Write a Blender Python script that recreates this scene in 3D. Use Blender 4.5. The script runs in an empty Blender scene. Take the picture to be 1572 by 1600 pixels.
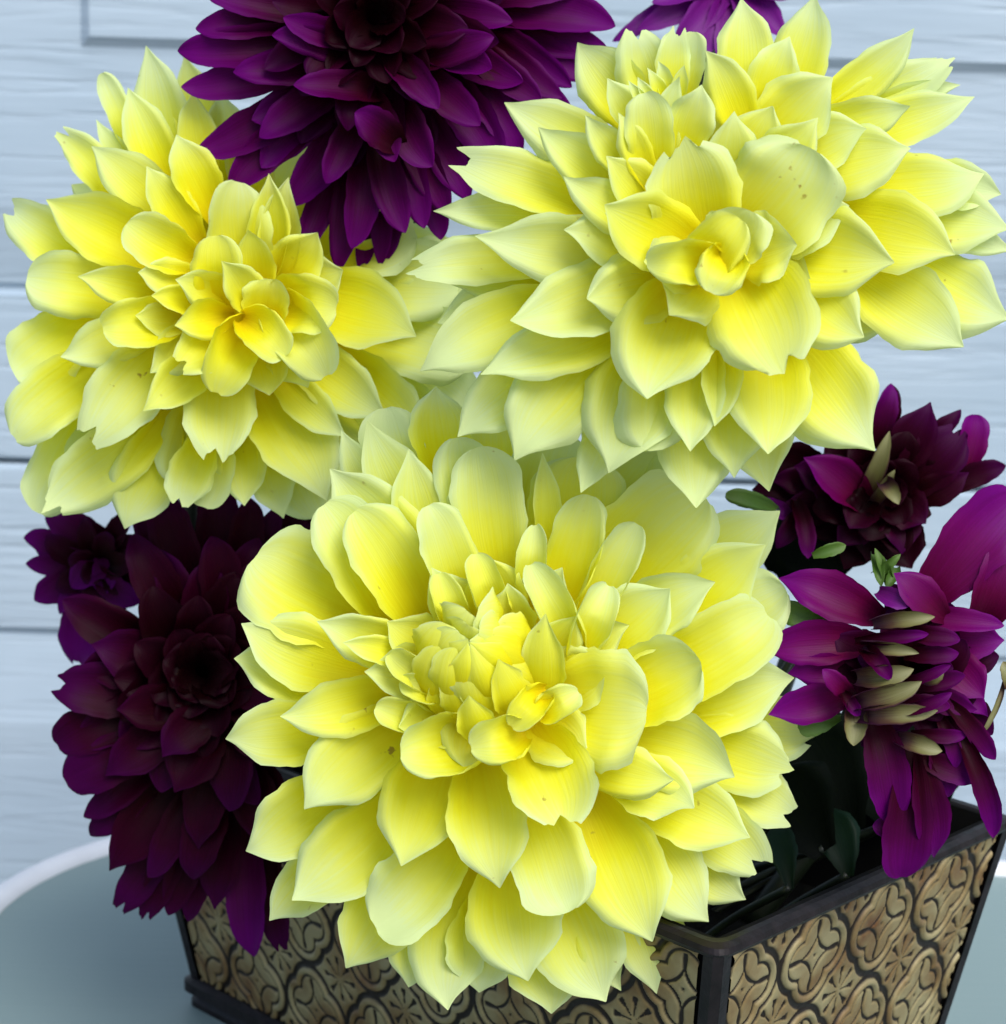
import bpy, math, random
import numpy as np
from mathutils import Vector, Matrix, Euler

# ------------------------------------------------------------------ camera, world, sun, exposure
F, PITCH, ROLL, CAMZ = 3400.0, math.radians(13), math.radians(1.7), 1.2038
scene = bpy.context.scene
COL = scene.collection
cam_data = bpy.data.cameras.new('camera'); cam = bpy.data.objects.new('camera', cam_data); COL.objects.link(cam)
cam_data.sensor_fit = 'HORIZONTAL'; cam_data.sensor_width = 36.0; cam_data.lens = 36.0*F/1572.0
cam_data.clip_start = 0.02; cam_data.clip_end = 100.0
cam.location = (0, 0, CAMZ)
cam.rotation_euler = (Matrix.Rotation(math.radians(90)-PITCH, 3, 'X') @ Matrix.Rotation(ROLL, 3, 'Z')).to_euler()
scene.camera = cam
cam_data.dof.use_dof = True; cam_data.dof.focus_distance = 0.80; cam_data.dof.aperture_fstop = 16.0

SUN_EL, SUN_AZ = math.radians(48), math.radians(150)      # azimuth measured from +Y, clockwise seen from above
world = bpy.data.worlds.new('World'); scene.world = world; world.use_nodes = True
wn = world.node_tree.nodes; wl = world.node_tree.links
bg = wn['Background']; sky = wn.new('ShaderNodeTexSky'); sky.sky_type = 'NISHITA'; sky.sun_disc = False
sky.sun_elevation = SUN_EL; sky.sun_rotation = SUN_AZ; sky.dust_density = 2.0; sky.air_density = 1.0
wl.new(sky.outputs['Color'], bg.inputs['Color']); bg.inputs['Strength'].default_value = 0.095
sd = bpy.data.lights.new('sun', 'SUN'); sd.energy = 1.5; sd.angle = math.radians(38); sd.color = (1.0, 0.98, 0.94)
so = bpy.data.objects.new('sun', sd); COL.objects.link(so)
sun_from = Vector((math.sin(SUN_AZ)*math.cos(SUN_EL), math.cos(SUN_AZ)*math.cos(SUN_EL), math.sin(SUN_EL)))
so.rotation_euler = sun_from.to_track_quat('Z', 'Y').to_euler(); so.location = (0, -2, 4)
vs = scene.view_settings; vs.view_transform = 'Standard'; vs.look = 'None'; vs.gamma = 1.0; vs.exposure = 1.12
vs.use_curve_mapping = False

rng = random.Random(7)
_c, _s, _cr, _sr = math.cos(PITCH), math.sin(PITCH), math.cos(ROLL), math.sin(ROLL)
CAMP = np.array([0, 0, CAMZ])
RIGHT = np.array([_cr, 0, 0]) + 0.0
def at(px, py, d):
    """world point at depth d seen at photograph pixel (px, py)"""
    x, y = px-786.0, py-800.0
    x, y = x*_cr+y*_sr, -x*_sr+y*_cr
    x, y = x*d/F, -y*d/F
    return np.array([x, d*_c+y*_s, -d*_s+y*_c+CAMZ])
def nrm(v):
    n = np.linalg.norm(v); return v/(n if n > 1e-12 else 1.0)
TOCAM = nrm(np.array([0, -_c, _s]))

# ------------------------------------------------------------------ helpers
def link(o, parent=None):
    COL.objects.link(o)
    if parent is not None: o.parent = parent
    return o
def tag(o, label=None, cat=None, group=None, kind=None):
    if label: o['label'] = label
    if cat: o['category'] = cat
    if group: o['group'] = group
    if kind: o['kind'] = kind
    return o
def empty(name, loc):
    o = bpy.data.objects.new(name, None); o.empty_display_size = 0.02; o.location = Vector(loc); return link(o)
def mesh_obj(name, verts, faces, m, parent=None, smooth=True, uvs=None, off=(0, 0, 0)):
    v = np.asarray(verts, float) - np.asarray(off, float)
    me = bpy.data.meshes.new(name); me.from_pydata(v.tolist(), [], faces)
    if smooth: me.polygons.foreach_set('use_smooth', [True]*len(me.polygons))
    if uvs is not None:
        l = me.uv_layers.new(name='UVMap')
        li = np.empty(len(me.loops), np.int32); me.loops.foreach_get('vertex_index', li)
        l.data.foreach_set('uv', np.asarray(uvs, np.float32)[li].ravel())
    me.materials.append(m); me.update()
    return link(bpy.data.objects.new(name, me), parent)
def grid_faces(nu, nv, wrap=False):
    f = []
    for i in range(nu-1):
        for j in range(nv if wrap else nv-1):
            a, b = i*nv+j, i*nv+(j+1) % nv
            f.append((a, b, b+nv, a+nv))
    return f
def tube(pts, radii, n=10, cap=True):
    pts = [np.asarray(p, float) for p in pts]; V = []; up = np.array([0.31, 0.2, 0.93])
    for i, p in enumerate(pts):
        t = nrm(pts[min(i+1, len(pts)-1)]-pts[max(i-1, 0)])
        a = nrm(np.cross(t, up)); b = np.cross(t, a); r = radii[i] if hasattr(radii, '__len__') else radii
        for k in range(n):
            an = 2*math.pi*k/n; V.append(p+r*(math.cos(an)*a+math.sin(an)*b))
    Fc = grid_faces(len(pts), n, True)
    if cap: Fc += [tuple(range(n))[::-1], tuple((len(pts)-1)*n+k for k in range(n))]
    return V, Fc
def smooth_curve(pts, n=16):
    P = [np.asarray(p, float) for p in pts]; P = [2*P[0]-P[1]]+P+[2*P[-1]-P[-2]]; out = []
    for i in range(1, len(P)-2):
        for k in range(n):
            t = k/n; a, b, c, d = P[i-1], P[i], P[i+1], P[i+2]
            out.append(.5*((2*b)+(c-a)*t+(2*a-5*b+4*c-d)*t*t+(3*b-a-3*c+d)*t**3))
    out.append(P[-2]); return out

# ------------------------------------------------------------------ materials
def mat(name):
    m = bpy.data.materials.new(name); m.use_nodes = True; nt = m.node_tree
    return m, nt, nt.nodes['Principled BSDF'], nt.nodes['Material Output']
def N(nt, t, **kw):
    n = nt.nodes.new(t)
    for k, v in kw.items(): setattr(n, k, v)
    return n
def ramp(nt, stops):
    r = N(nt, 'ShaderNodeValToRGB'); e = r.color_ramp.elements
    while len(e) < len(stops): e.new(0.5)
    for el, (p, c) in zip(e, stops): el.position = p; el.color = (*c, 1)
    return r
def mth(nt, op, a, b=None, c=None):
    n = N(nt, 'ShaderNodeMath', operation=op)
    for i, x in enumerate((a, b, c)):
        if x is None: continue
        if isinstance(x, (int, float)): n.inputs[i].default_value = x
        else: nt.links.new(x, n.inputs[i])
    return n.outputs[0]
def mixc(nt, fac, a, b, mode='MIX'):
    n = N(nt, 'ShaderNodeMix', data_type='RGBA', blend_type=mode)
    for s, x in ((n.inputs[0], fac), (n.inputs[6], a), (n.inputs[7], b)):
        if isinstance(x, (int, float)): s.default_value = x
        elif isinstance(x, tuple): s.default_value = (*x, 1)
        else: nt.links.new(x, s)
    return n.outputs[2]

def petal_material(name, stops, edge_push, vein_dark, rough, spec, transl, trans_tint, speck=0.0, tintvar=(1, 1, 1), sheen=0.0):
    m, nt, bs, out = mat(name); L = nt.links
    uv = N(nt, 'ShaderNodeUVMap', uv_map='UVMap'); sep = N(nt, 'ShaderNodeSeparateXYZ'); L.new(uv.outputs[0], sep.inputs[0])
    u = sep.outputs[0]; v = mth(nt, 'SUBTRACT', mth(nt, 'MULTIPLY', sep.outputs[1], 2.0), 1.0)
    av = mth(nt, 'ABSOLUTE', v)
    oi = N(nt, 'ShaderNodeObjectInfo')
    cmb = N(nt, 'ShaderNodeCombineXYZ')
    L.new(mth(nt, 'MULTIPLY', u, 1.6), cmb.inputs[0]); L.new(mth(nt, 'MULTIPLY', v, 16.0), cmb.inputs[1])
    L.new(mth(nt, 'MULTIPLY', oi.outputs['Random'], 50.0), cmb.inputs[2])
    vein = N(nt, 'ShaderNodeTexNoise'); vein.inputs['Scale'].default_value = 1.0; vein.inputs['Detail'].default_value = 4.0
    vein.inputs['Distortion'].default_value = 0.3
    L.new(cmb.outputs[0], vein.inputs['Vector'])
    tc = N(nt, 'ShaderNodeTexCoord')
    blot = N(nt, 'ShaderNodeTexNoise'); blot.inputs['Scale'].default_value = 55.0; blot.inputs['Detail'].default_value = 3.0
    L.new(tc.outputs['Object'], blot.inputs['Vector'])
    ue = mth(nt, 'ADD', u, mth(nt, 'MULTIPLY', mth(nt, 'POWER', av, 4.0), edge_push))
    ue = mth(nt, 'ADD', ue, mth(nt, 'MULTIPLY', mth(nt, 'SUBTRACT', vein.outputs['Fac'], 0.5), 0.22))
    ue = mth(nt, 'ADD', ue, mth(nt, 'MULTIPLY', mth(nt, 'SUBTRACT', blot.outputs['Fac'], 0.5), 0.25))
    ue = mth(nt, 'ADD', ue, mth(nt, 'MULTIPLY', mth(nt, 'SUBTRACT', oi.outputs['Random'], 0.5), 0.18))
    r = ramp(nt, stops); L.new(ue, r.inputs[0])
    col = mixc(nt, mth(nt, 'MULTIPLY', mth(nt, 'SUBTRACT', 1.0, vein.outputs['Fac']), vein_dark), r.outputs[0], tintvar, 'MULTIPLY')
    if speck:
        sp = N(nt, 'ShaderNodeTexNoise'); sp.inputs['Scale'].default_value = 210.0; sp.inputs['Detail'].default_value = 2.0
        L.new(tc.outputs['Object'], sp.inputs['Vector'])
        sp2 = N(nt, 'ShaderNodeTexNoise'); sp2.inputs['Scale'].default_value = 38.0; L.new(tc.outputs['Object'], sp2.inputs['Vector'])
        k = ramp(nt, [(0.70, (0, 0, 0)), (0.76, (1, 1, 1))]); L.new(sp.outputs['Fac'], k.inputs[0])
        k2 = ramp(nt, [(0.56, (0, 0, 0)), (0.66, (1, 1, 1))]); L.new(sp2.outputs['Fac'], k2.inputs[0])
        col = mixc(nt, mth(nt, 'MULTIPLY', mth(nt, 'MULTIPLY', k.outputs[0], k2.outputs[0]), speck), col, (0.30, 0.20, 0.03))
    L.new(col, bs.inputs['Base Color'])
    bs.inputs['Roughness'].default_value = rough; bs.inputs['Specular IOR Level'].default_value = spec
    if sheen:
        bs.inputs['Sheen Weight'].default_value = sheen; bs.inputs['Sheen Roughness'].default_value = 0.4
        bs.inputs['Sheen Tint'].default_value = (0.55, 0.3, 0.9, 1)
    bp = N(nt, 'ShaderNodeBump'); bp.inputs['Strength'].default_value = 0.16; bp.inputs['Distance'].default_value = 0.0010
    L.new(vein.outputs['Fac'], bp.inputs['Height']); L.new(bp.outputs[0], bs.inputs['Normal'])
    tr = N(nt, 'ShaderNodeBsdfTranslucent'); L.new(mixc(nt, 1.0, col, trans_tint, 'MULTIPLY'), tr.inputs['Color']); L.new(bp.outputs[0], tr.inputs['Normal'])
    mx = N(nt, 'ShaderNodeMixShader'); mx.inputs[0].default_value = transl
    L.new(bs.outputs[0], mx.inputs[1]); L.new(tr.outputs[0], mx.inputs[2]); L.new(mx.outputs[0], out.inputs['Surface'])
    return m
YEL = petal_material('pale_yellow_petal', [(0.0, (.76, .57, .002)), (.30, (.80, .71, .004)), (.50, (.79, .77, .022)), (.68, (.75, .78, .10)), (.84, (.69, .765, .22)), (1.0, (.645, .755, .37))],
                     0.24, 0.16, 0.55, 0.15, 0.38, (1, 1, .8), 0.85, (.90, .88, .6))
PUR = petal_material('purple_petal', [(0.0, (.010, .0001, .001)), (.35, (.028, .0002, .008)), (.65, (.056, .0002, .040)), (.9, (.086, .0004, .095)), (1.0, (.098, .0008, .115))],
                     0.12, 0.5, 0.45, 0.05, 0.14, (1, .4, .8), 0.0, (.6, .5, .6), 0.0)
MAR = petal_material('dark_maroon_petal', [(0.0, (.003, .0001, .0004)), (.4, (.012, .0001, .0018)), (.75, (.024, .0001, .010)), (1.0, (.036, .0002, .034))],
                     0.10, 0.5, 0.45, 0.04, 0.08, (1, .4, .8), 0.0, (.6, .5, .6), 0.0)
MAG = petal_material('magenta_petal', [(0.0, (.035, .0003, .006)), (.35, (.085, .0003, .030)), (.7, (.120, .0005, .085)), (1.0, (.130, .001, .150))],
                     0.12, 0.5, 0.40, 0.08, 0.16, (1, .4, .8), 0.0, (.6, .5, .6), 0.0)
BLK = petal_material('shade_darkened_petal', [(0.0, (.0015, .0, .0002)), (.5, (.006, .0001, .0010)), (1.0, (.016, .0001, .006))], 0.1, 0.5, 0.45, 0.04, 0.06, (1, .4, .8), 0.0, (.6, .5, .6), 0.0)  # petal maroon taken near black: shade in bloom centres and gaps put into colour
LIL = petal_material('lilac_petal', [(0.0, (.11, .001, .10)), (.5, (.15, .004, .17)), (1.0, (.19, .012, .23))],
                     0.10, 0.9, 0.45, 0.15, 0.22, (1, .5, 1), 0.0, (.45, .3, .6), 0.0)
PALE = petal_material('pale_floret', [(0.0, (.030, .005, .022)), (.22, (.075, .04, .025)), (.42, (.155, .15, .055)), (.8, (.23, .235, .115)), (1.0, (.19, .16, .07))],
                      -0.62, 0.4, 0.5, 0.3, 0.2, (1, 1, .7), 0.5, (.8, .7, .5))
GRN = petal_material('green_leaf', [(0.0, (.05, .10, .012)), (.5, (.06, .13, .018)), (1.0, (.085, .15, .03))], 0.1, 0.4, 0.5, 0.3, 0.2, (1, 1, .4), 0.2, (.7, .8, .6))
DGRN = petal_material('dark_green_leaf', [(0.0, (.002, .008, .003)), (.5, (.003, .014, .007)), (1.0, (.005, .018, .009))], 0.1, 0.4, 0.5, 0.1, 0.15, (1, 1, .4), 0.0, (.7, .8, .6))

SHADE = petal_material('shade_darkened_leaf', [(0.0, (.0008, .002, .001)), (.5, (.0012, .0035, .0018)), (1.0, (.002, .005, .0025))], 0.1, 0.4, 0.6, 0.05, 0.1, (1, 1, .4), 0.0, (.7, .8, .6))  # leaf green sunk almost to black, deep shade behind the blooms coloured in
def simple(name, color, rough=0.5, metal=0.0, spec=0.5, var=0.0, scale=60.0, bump=0.0):
    m, nt, bs, out = mat(name); L = nt.links
    bs.inputs['Roughness'].default_value = rough; bs.inputs['Metallic'].default_value = metal; bs.inputs['Specular IOR Level'].default_value = spec
    tc = N(nt, 'ShaderNodeTexCoord'); nz = N(nt, 'ShaderNodeTexNoise'); nz.inputs['Scale'].default_value = scale; nz.inputs['Detail'].default_value = 6.0
    L.new(tc.outputs['Object'], nz.inputs['Vector'])
    lo = tuple(c*(1-var) for c in color); hi = tuple(min(1, c*(1+var)) for c in color)
    r = ramp(nt, [(0.3, lo), (0.7, hi)]); L.new(nz.outputs['Fac'], r.inputs[0]); L.new(r.outputs[0], bs.inputs['Base Color'])
    if bump:
        b = N(nt, 'ShaderNodeBump'); b.inputs['Strength'].default_value = bump; b.inputs['Distance'].default_value = 0.002
        L.new(nz.outputs['Fac'], b.inputs['Height']); L.new(b.outputs[0], bs.inputs['Normal'])
    return m
STEM = simple('stem_green', (.004, .009, .003), .5, var=.4, scale=90)
HEART = simple('flower_heart', (.55, .45, .02), .6, var=.3, scale=200)
DARKHEART = simple('dark_flower_heart', (.001, .0001, .0003), .9, spec=.0, var=.4, scale=200)
RIMM = simple('dark_bronze_rim', (.007, .005, .006), .45, metal=.0, spec=.25, var=.7, scale=140, bump=.3)
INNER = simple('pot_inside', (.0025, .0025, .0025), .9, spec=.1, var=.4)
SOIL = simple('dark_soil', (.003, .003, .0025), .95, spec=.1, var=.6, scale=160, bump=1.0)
WHITE = simple('white_enamel', (.66, .68, .72), .35, var=.06, scale=30, bump=.1)
PATIO = simple('patio_concrete', (.30, .30, .29), .9, var=.15, scale=12, bump=.4)

def wood_grain_material():
    m, nt, bs, out = mat('white_embossed_woodgrain'); L = nt.links
    tc = N(nt, 'ShaderNodeTexCoord'); mp = N(nt, 'ShaderNodeMapping'); mp.inputs['Scale'].default_value = (7.0, 1.0, 110.0)
    L.new(tc.outputs['Object'], mp.inputs['Vector'])
    n1 = N(nt, 'ShaderNodeTexNoise'); n1.inputs['Scale'].default_value = 1.0; n1.inputs['Detail'].default_value = 5.0; n1.inputs['Distortion'].default_value = 0.6
    n1.inputs['Roughness'].default_value = .55
    L.new(mp.outputs[0], n1.inputs['Vector'])
    mp2 = N(nt, 'ShaderNodeMapping'); mp2.inputs['Scale'].default_value = (3.0, 1.0, 45.0); L.new(tc.outputs['Object'], mp2.inputs['Vector'])
    n2 = N(nt, 'ShaderNodeTexNoise'); n2.inputs['Scale'].default_value = 1.0; n2.inputs['Detail'].default_value = 3.0; n2.inputs['Distortion'].default_value = 1.2
    L.new(mp2.outputs[0], n2.inputs['Vector'])
    gr = ramp(nt, [(.30, (0, 0, 0)), (.44, (1, 1, 1))]); L.new(n1.outputs['Fac'], gr.inputs[0])
    g2 = ramp(nt, [(.36, (0, 0, 0)), (.50, (1, 1, 1))]); L.new(n2.outputs['Fac'], g2.inputs[0])
    h = mth(nt, 'ADD', mth(nt, 'MULTIPLY', gr.outputs[0], .55), mth(nt, 'ADD', mth(nt, 'MULTIPLY', g2.outputs[0], .5), mth(nt, 'MULTIPLY', n1.outputs['Fac'], .5)))
    b = N(nt, 'ShaderNodeBump'); b.inputs['Strength'].default_value = .7; b.inputs['Distance'].default_value = .0014
    L.new(h, b.inputs['Height']); L.new(b.outputs[0], bs.inputs['Normal'])
    n3 = N(nt, 'ShaderNodeTexNoise'); n3.inputs['Scale'].default_value = 5.0; n3.inputs['Detail'].default_value = 4.0; L.new(tc.outputs['Object'], n3.inputs['Vector'])
    r = ramp(nt, [(.35, (.325, .415, .50)), (.65, (.37, .455, .535))]); L.new(n3.outputs['Fac'], r.inputs[0]); L.new(r.outputs[0], bs.inputs['Base Color'])
    bs.inputs['Roughness'].default_value = .5; bs.inputs['Specular IOR Level'].default_value = .35
    return m
WOOD = wood_grain_material()
def table_material():
    m, nt, bs, out = mat('ribbed_grey_green_top'); L = nt.links
    tc = N(nt, 'ShaderNodeTexCoord'); mp = N(nt, 'ShaderNodeMapping'); mp.inputs['Scale'].default_value = (4.0, 420.0, 1.0); L.new(tc.outputs['Object'], mp.inputs['Vector'])
    n1 = N(nt, 'ShaderNodeTexNoise'); n1.inputs['Scale'].default_value = 1.0; n1.inputs['Detail'].default_value = 2.0; L.new(mp.outputs[0], n1.inputs['Vector'])
    n3 = N(nt, 'ShaderNodeTexNoise'); n3.inputs['Scale'].default_value = 6.0; n3.inputs['Detail'].default_value = 3.0; L.new(tc.outputs['Object'], n3.inputs['Vector'])
    c1 = mixc(nt, n3.outputs['Fac'], (.15, .225, .225), (.19, .27, .265))
    c = mixc(nt, mth(nt, 'MULTIPLY', n1.outputs['Fac'], .35), c1, (.24, .29, .30))
    L.new(c, bs.inputs['Base Color']); bs.inputs['Roughness'].default_value = .42; bs.inputs['Specular IOR Level'].default_value = .4
    b = N(nt, 'ShaderNodeBump'); b.inputs['Strength'].default_value = .25; b.inputs['Distance'].default_value = .0006
    L.new(n1.outputs['Fac'], b.inputs['Height']); L.new(b.outputs[0], bs.inputs['Normal'])
    return m
TOP = table_material()
def gold_material():
    m, nt, bs, out = mat('antiqued_gold_embossing'); L = nt.links
    at_ = N(nt, 'ShaderNodeAttribute', attribute_name='patina'); tc = N(nt, 'ShaderNodeTexCoord')
    n = N(nt, 'ShaderNodeTexNoise'); n.inputs['Scale'].default_value = 45.0; n.inputs['Detail'].default_value = 6.0; L.new(tc.outputs['Object'], n.inputs['Vector'])
    n2 = N(nt, 'ShaderNodeTexNoise'); n2.inputs['Scale'].default_value = 260.0; n2.inputs['Detail'].default_value = 4.0; L.new(tc.outputs['Object'], n2.inputs['Vector'])
    r = ramp(nt, [(.3, (.12, .055, .018)), (.46, (.20, .145, .062)), (.62, (.275, .235, .12))]); L.new(n.outputs['Fac'], r.inputs[0])
    f = mth(nt, 'ADD', at_.outputs['Fac'], mth(nt, 'MULTIPLY', mth(nt, 'SUBTRACT', n2.outputs['Fac'], .5), .5))
    k = ramp(nt, [(.25, (0, 0, 0)), (.7, (1, 1, 1))]); L.new(f, k.inputs[0])
    c = mixc(nt, k.outputs[0], r.outputs[0], (.012, .007, .004)); L.new(c, bs.inputs['Base Color'])
    bs.inputs['Roughness'].default_value = .48; bs.inputs['Metallic'].default_value = .25; bs.inputs['Specular IOR Level'].default_value = .4
    b = N(nt, 'ShaderNodeBump'); b.inputs['Strength'].default_value = .3; b.inputs['Distance'].default_value = .0006
    L.new(n2.outputs['Fac'], b.inputs['Height']); L.new(b.outputs[0], bs.inputs['Normal'])
    return m
GOLD = gold_material()

# ------------------------------------------------------------------ setting: patio, garage door, table
patio = mesh_obj('patio', [(-4, -3, 0), (4, -3, 0), (4, 3, 0), (-4, 3, 0)], [(0, 1, 2, 3)], PATIO, smooth=False); tag(patio, kind='structure')
WY = 1.40
def wall_z(px, py):
    a = at(px, py, 1.0)-CAMP; k = WY/a[1]; return (CAMP+a*k)[2], (CAMP+a*k)[0]
ZJ = wall_z(20, 722)[0]; G1 = wall_z(20, 452)[0]; B1 = wall_z(20, 326)[0]; G2 = wall_z(20, 988)[0]; B2 = wall_z(20, 1118)[0]
ZP, XP = wall_z(128, 63)
door = empty('garage_door', (0, WY, 0)); tag(door, 'white garage door with embossed wood grain and raised panels behind the flowers', 'garage door')
def profile_section(prof):
    xs = np.linspace(-1.3, 1.3, 3); V = []
    for x in xs:
        for (z, y) in prof: V.append((x, WY+y, z))
    n = len(prof); Fc = []
    for i in range(2):
        for j in range(n): 
            k = (j+1) % n; Fc.append((i*n+j, i*n+k, (i+1)*n+k, (i+1)*n+j))
    Fc += [tuple(range(n))[::-1], tuple(2*n+j for j in range(n))]
    return V, Fc
g = .004
up = [(ZJ+.0016, .03), (ZJ+.0016, .003), (ZJ+.004, 0), (G1-g, 0), (G1-.001, .006), (G1+.001, .006), (G1+g, .003), (B1-.004, -.0045), (B1+.002, -.006), (2.2, -.006), (2.2, .03)]
lo = [(.0, .03), (.0, -.006), (B2-.002, -.006), (B2+.004, -.0045), (G2-g, .003), (G2-.001, .006), (G2+.001, .006), (G2+g, 0), (ZJ-.004, 0), (ZJ-.0016, .003), (ZJ-.0016, .03)]
for prof in (up, lo):
    V, Fc = profile_section(prof); mesh_obj('door_section', V, Fc, WOOD, door, smooth=False, off=(0, WY, 0))
# raised panel with bevelled border
def raised_panel(x0, x1, z0, z1, y, dep, bev):
    V = [(x0, y, z0), (x1, y, z0), (x1, y, z1), (x0, y, z1), (x0+bev, y-dep, z0+bev), (x1-bev, y-dep, z0+bev), (x1-bev, y-dep, z1-bev), (x0+bev, y-dep, z1-bev)]
    return V, [(4, 5, 6, 7), (0, 1, 5, 4), (1, 2, 6, 5), (2, 3, 7, 6), (3, 0, 4, 7)]
V, Fc = raised_panel(XP, XP+1.1, ZP-.004, ZP+.22, WY-.0055, .006, .007)
mesh_obj('raised_panel', V, Fc, WOOD, door, smooth=False, off=(0, WY, 0))

TZ = 0.72
table = empty('patio_table', (0.03, .85, TZ)); tag(table, 'patio table with ribbed grey green top and white rounded rim', 'table')
ta = math.radians(-5.5)
def table_outline(inset=0.0, n=14):
    # far edge through (-.2,1.215) and (.29,1.163)
    hx, hy, r = .43-inset, .34-inset, .16-inset
    cx, cy = .140, .868; out = []
    for (sx, sy, a0) in ((1, 1, 0), (-1, 1, 90), (-1, -1, 180), (1, -1, 270)):
        for k in range(n+1):
            a = math.radians(a0+90*k/n); out.append((sx*(hx-r)+r*math.cos(a), sy*(hy-r)+r*math.sin(a)))
    return [(cx+x*math.cos(ta)-y*math.sin(ta), cy+x*math.sin(ta)+y*math.cos(ta)) for x, y in out]
o1 = table_outline(); n1 = len(o1)
V = [(x, y, TZ) for x, y in o1]+[(x, y, TZ-.006) for x, y in o1]
Fc = [tuple(range(n1)), tuple(range(2*n1-1, n1-1, -1))]+[(i, n1+i, n1+(i+1) % n1, (i+1) % n1) for i in range(n1)]
mesh_obj('tabletop', V, Fc, TOP, table, smooth=False, off=(.03, .85, TZ))
o2 = table_outline(-.004); V = []; nr = 10
for i, (x, y) in enumerate(o2):
    a, b = o2[i-1], o2[(i+1) % n1]; t = nrm(np.array([b[0]-a[0], b[1]-a[1], 0])); nn = np.array([t[1], -t[0], 0])
    for k in range(nr):
        an = 2*math.pi*k/nr; V.append(np.array([x, y, TZ-.002])+nn*.009*math.cos(an)+np.array([0, 0, .008*math.sin(an)]))
Fc = [(i*nr+k, i*nr+(k+1) % nr, ((i+1) % n1)*nr+(k+1) % nr, ((i+1) % n1)*nr+k) for i in range(n1) for k in range(nr)]
mesh_obj('rim', V, Fc, WHITE, table, off=(.03, .85, TZ))
for (sx, sy) in ((1, 1), (-1, 1), (-1, -1), (1, -1)):
    lx, ly = .145+sx*.33, .845+sy*.25
    V, Fc = tube([(lx, ly, TZ-.004), (lx+.02*sx, ly+.02*sy, .35), (lx+.05*sx, ly+.05*sy, 0.0)], .012, 12); mesh_obj('leg', V, Fc, WHITE, table, off=(.03, .85, TZ))

# ------------------------------------------------------------------ planter
PA = math.radians(43.87); LA, LB, PH, PT = .36, .1972, .1505, .0245
pc = np.array([.0841, .7447, CAMZ-.3333]); pl = np.array([-math.cos(PA), math.sin(PA), 0]); pr = np.array([math.sin(PA), math.cos(PA), 0]); pz = np.array([0, 0, 1.])
pcen = pc+.5*LA*pl+.5*LB*pr; pbase = pcen-pz*(pc[2]-TZ)
planter = empty('planter', pbase); tag(planter, 'rectangular antique gold planter embossed with quatrefoils, on the patio table', 'planter')
def corner(i, k, inset=0.0):
    """rim corner i (0 front, 1 left, 2 back, 3 right) at depth fraction k"""
    a = (0, 1, 1, 0)[i]; b = (0, 0, 1, 1)[i]; t = PT*k+inset
    return pc+pl*(a*LA+(t if a == 0 else -t))+pr*(b*LB+(t if b == 0 else -t))-pz*PH*k
CELL = .0475
def relief(x, y):
    """height and patina of the embossing at metres x along the side, y below the rim"""
    a = (x/CELL) % 1.0-.5; b = (y/CELL) % 1.0-.5
    off, rad = .185, .262
    dl = np.minimum.reduce([np.hypot(a-off, b), np.hypot(a+off, b), np.hypot(a, b-off), np.hypot(a, b+off)])-rad
    d = np.maximum(dl, -9)
    sm = lambda e0, e1, t: np.clip((t-e0)/(e1-e0), 0, 1)**2*(3-2*np.clip((t-e0)/(e1-e0), 0, 1))
    band = lambda t, c, w: np.clip(1-np.abs(t-c)/w, 0, 1)
    groove = np.clip(band(d, .035, .045)*1.6, 0, 1); ridge = np.clip(band(d, -.03, .035)*1.5, 0, 1); line = np.clip(band(d, -.078, .024)*1.5, 0, 1)
    ar = np.hypot(a, b)
    ast = (np.abs(a)+.002)**.62+(np.abs(b)+.002)**.62
    star = np.clip(band(ast, .40, .06)*1.5, 0, 1)*(ar < .19)
    rays = np.maximum(band(a, 0, .026+.03*np.clip(.5-np.abs(np.abs(b)-.29)*5, 0, .5))*((np.abs(b) > .17) & (np.abs(b) < .345)), band(b, 0, .026+.03*np.clip(.5-np.abs(np.abs(a)-.29)*5, 0, .5))*((np.abs(a) > .17) & (np.abs(a) < .345)))
    star = np.maximum(star, np.clip(rays*1.5, 0, 1))
    ca = np.abs(a)-.5; cb = np.abs(b)-.5; cr = np.hypot(ca, cb); ph = np.arctan2(cb, ca)
    k8 = np.cos(8*ph)                       # eight drops round the corner rosette
    drop = np.clip((k8-.25-.5*np.clip((.2-cr)/.08, 0, 1))*3, 0, 1)*np.clip(band(cr, .185, .065)*2, 0, 1)
    stalk = np.clip((k8-.5)*4, 0, 1)*(cr < .14)*(cr > .035)
    dark = np.maximum.reduce([groove, line*.8, star*.95, drop, stalk*.8])
    h = .0007*ridge-.0013*groove-.0008*line-.0011*star-.0011*drop-.0008*stalk
    return h, dark
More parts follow.
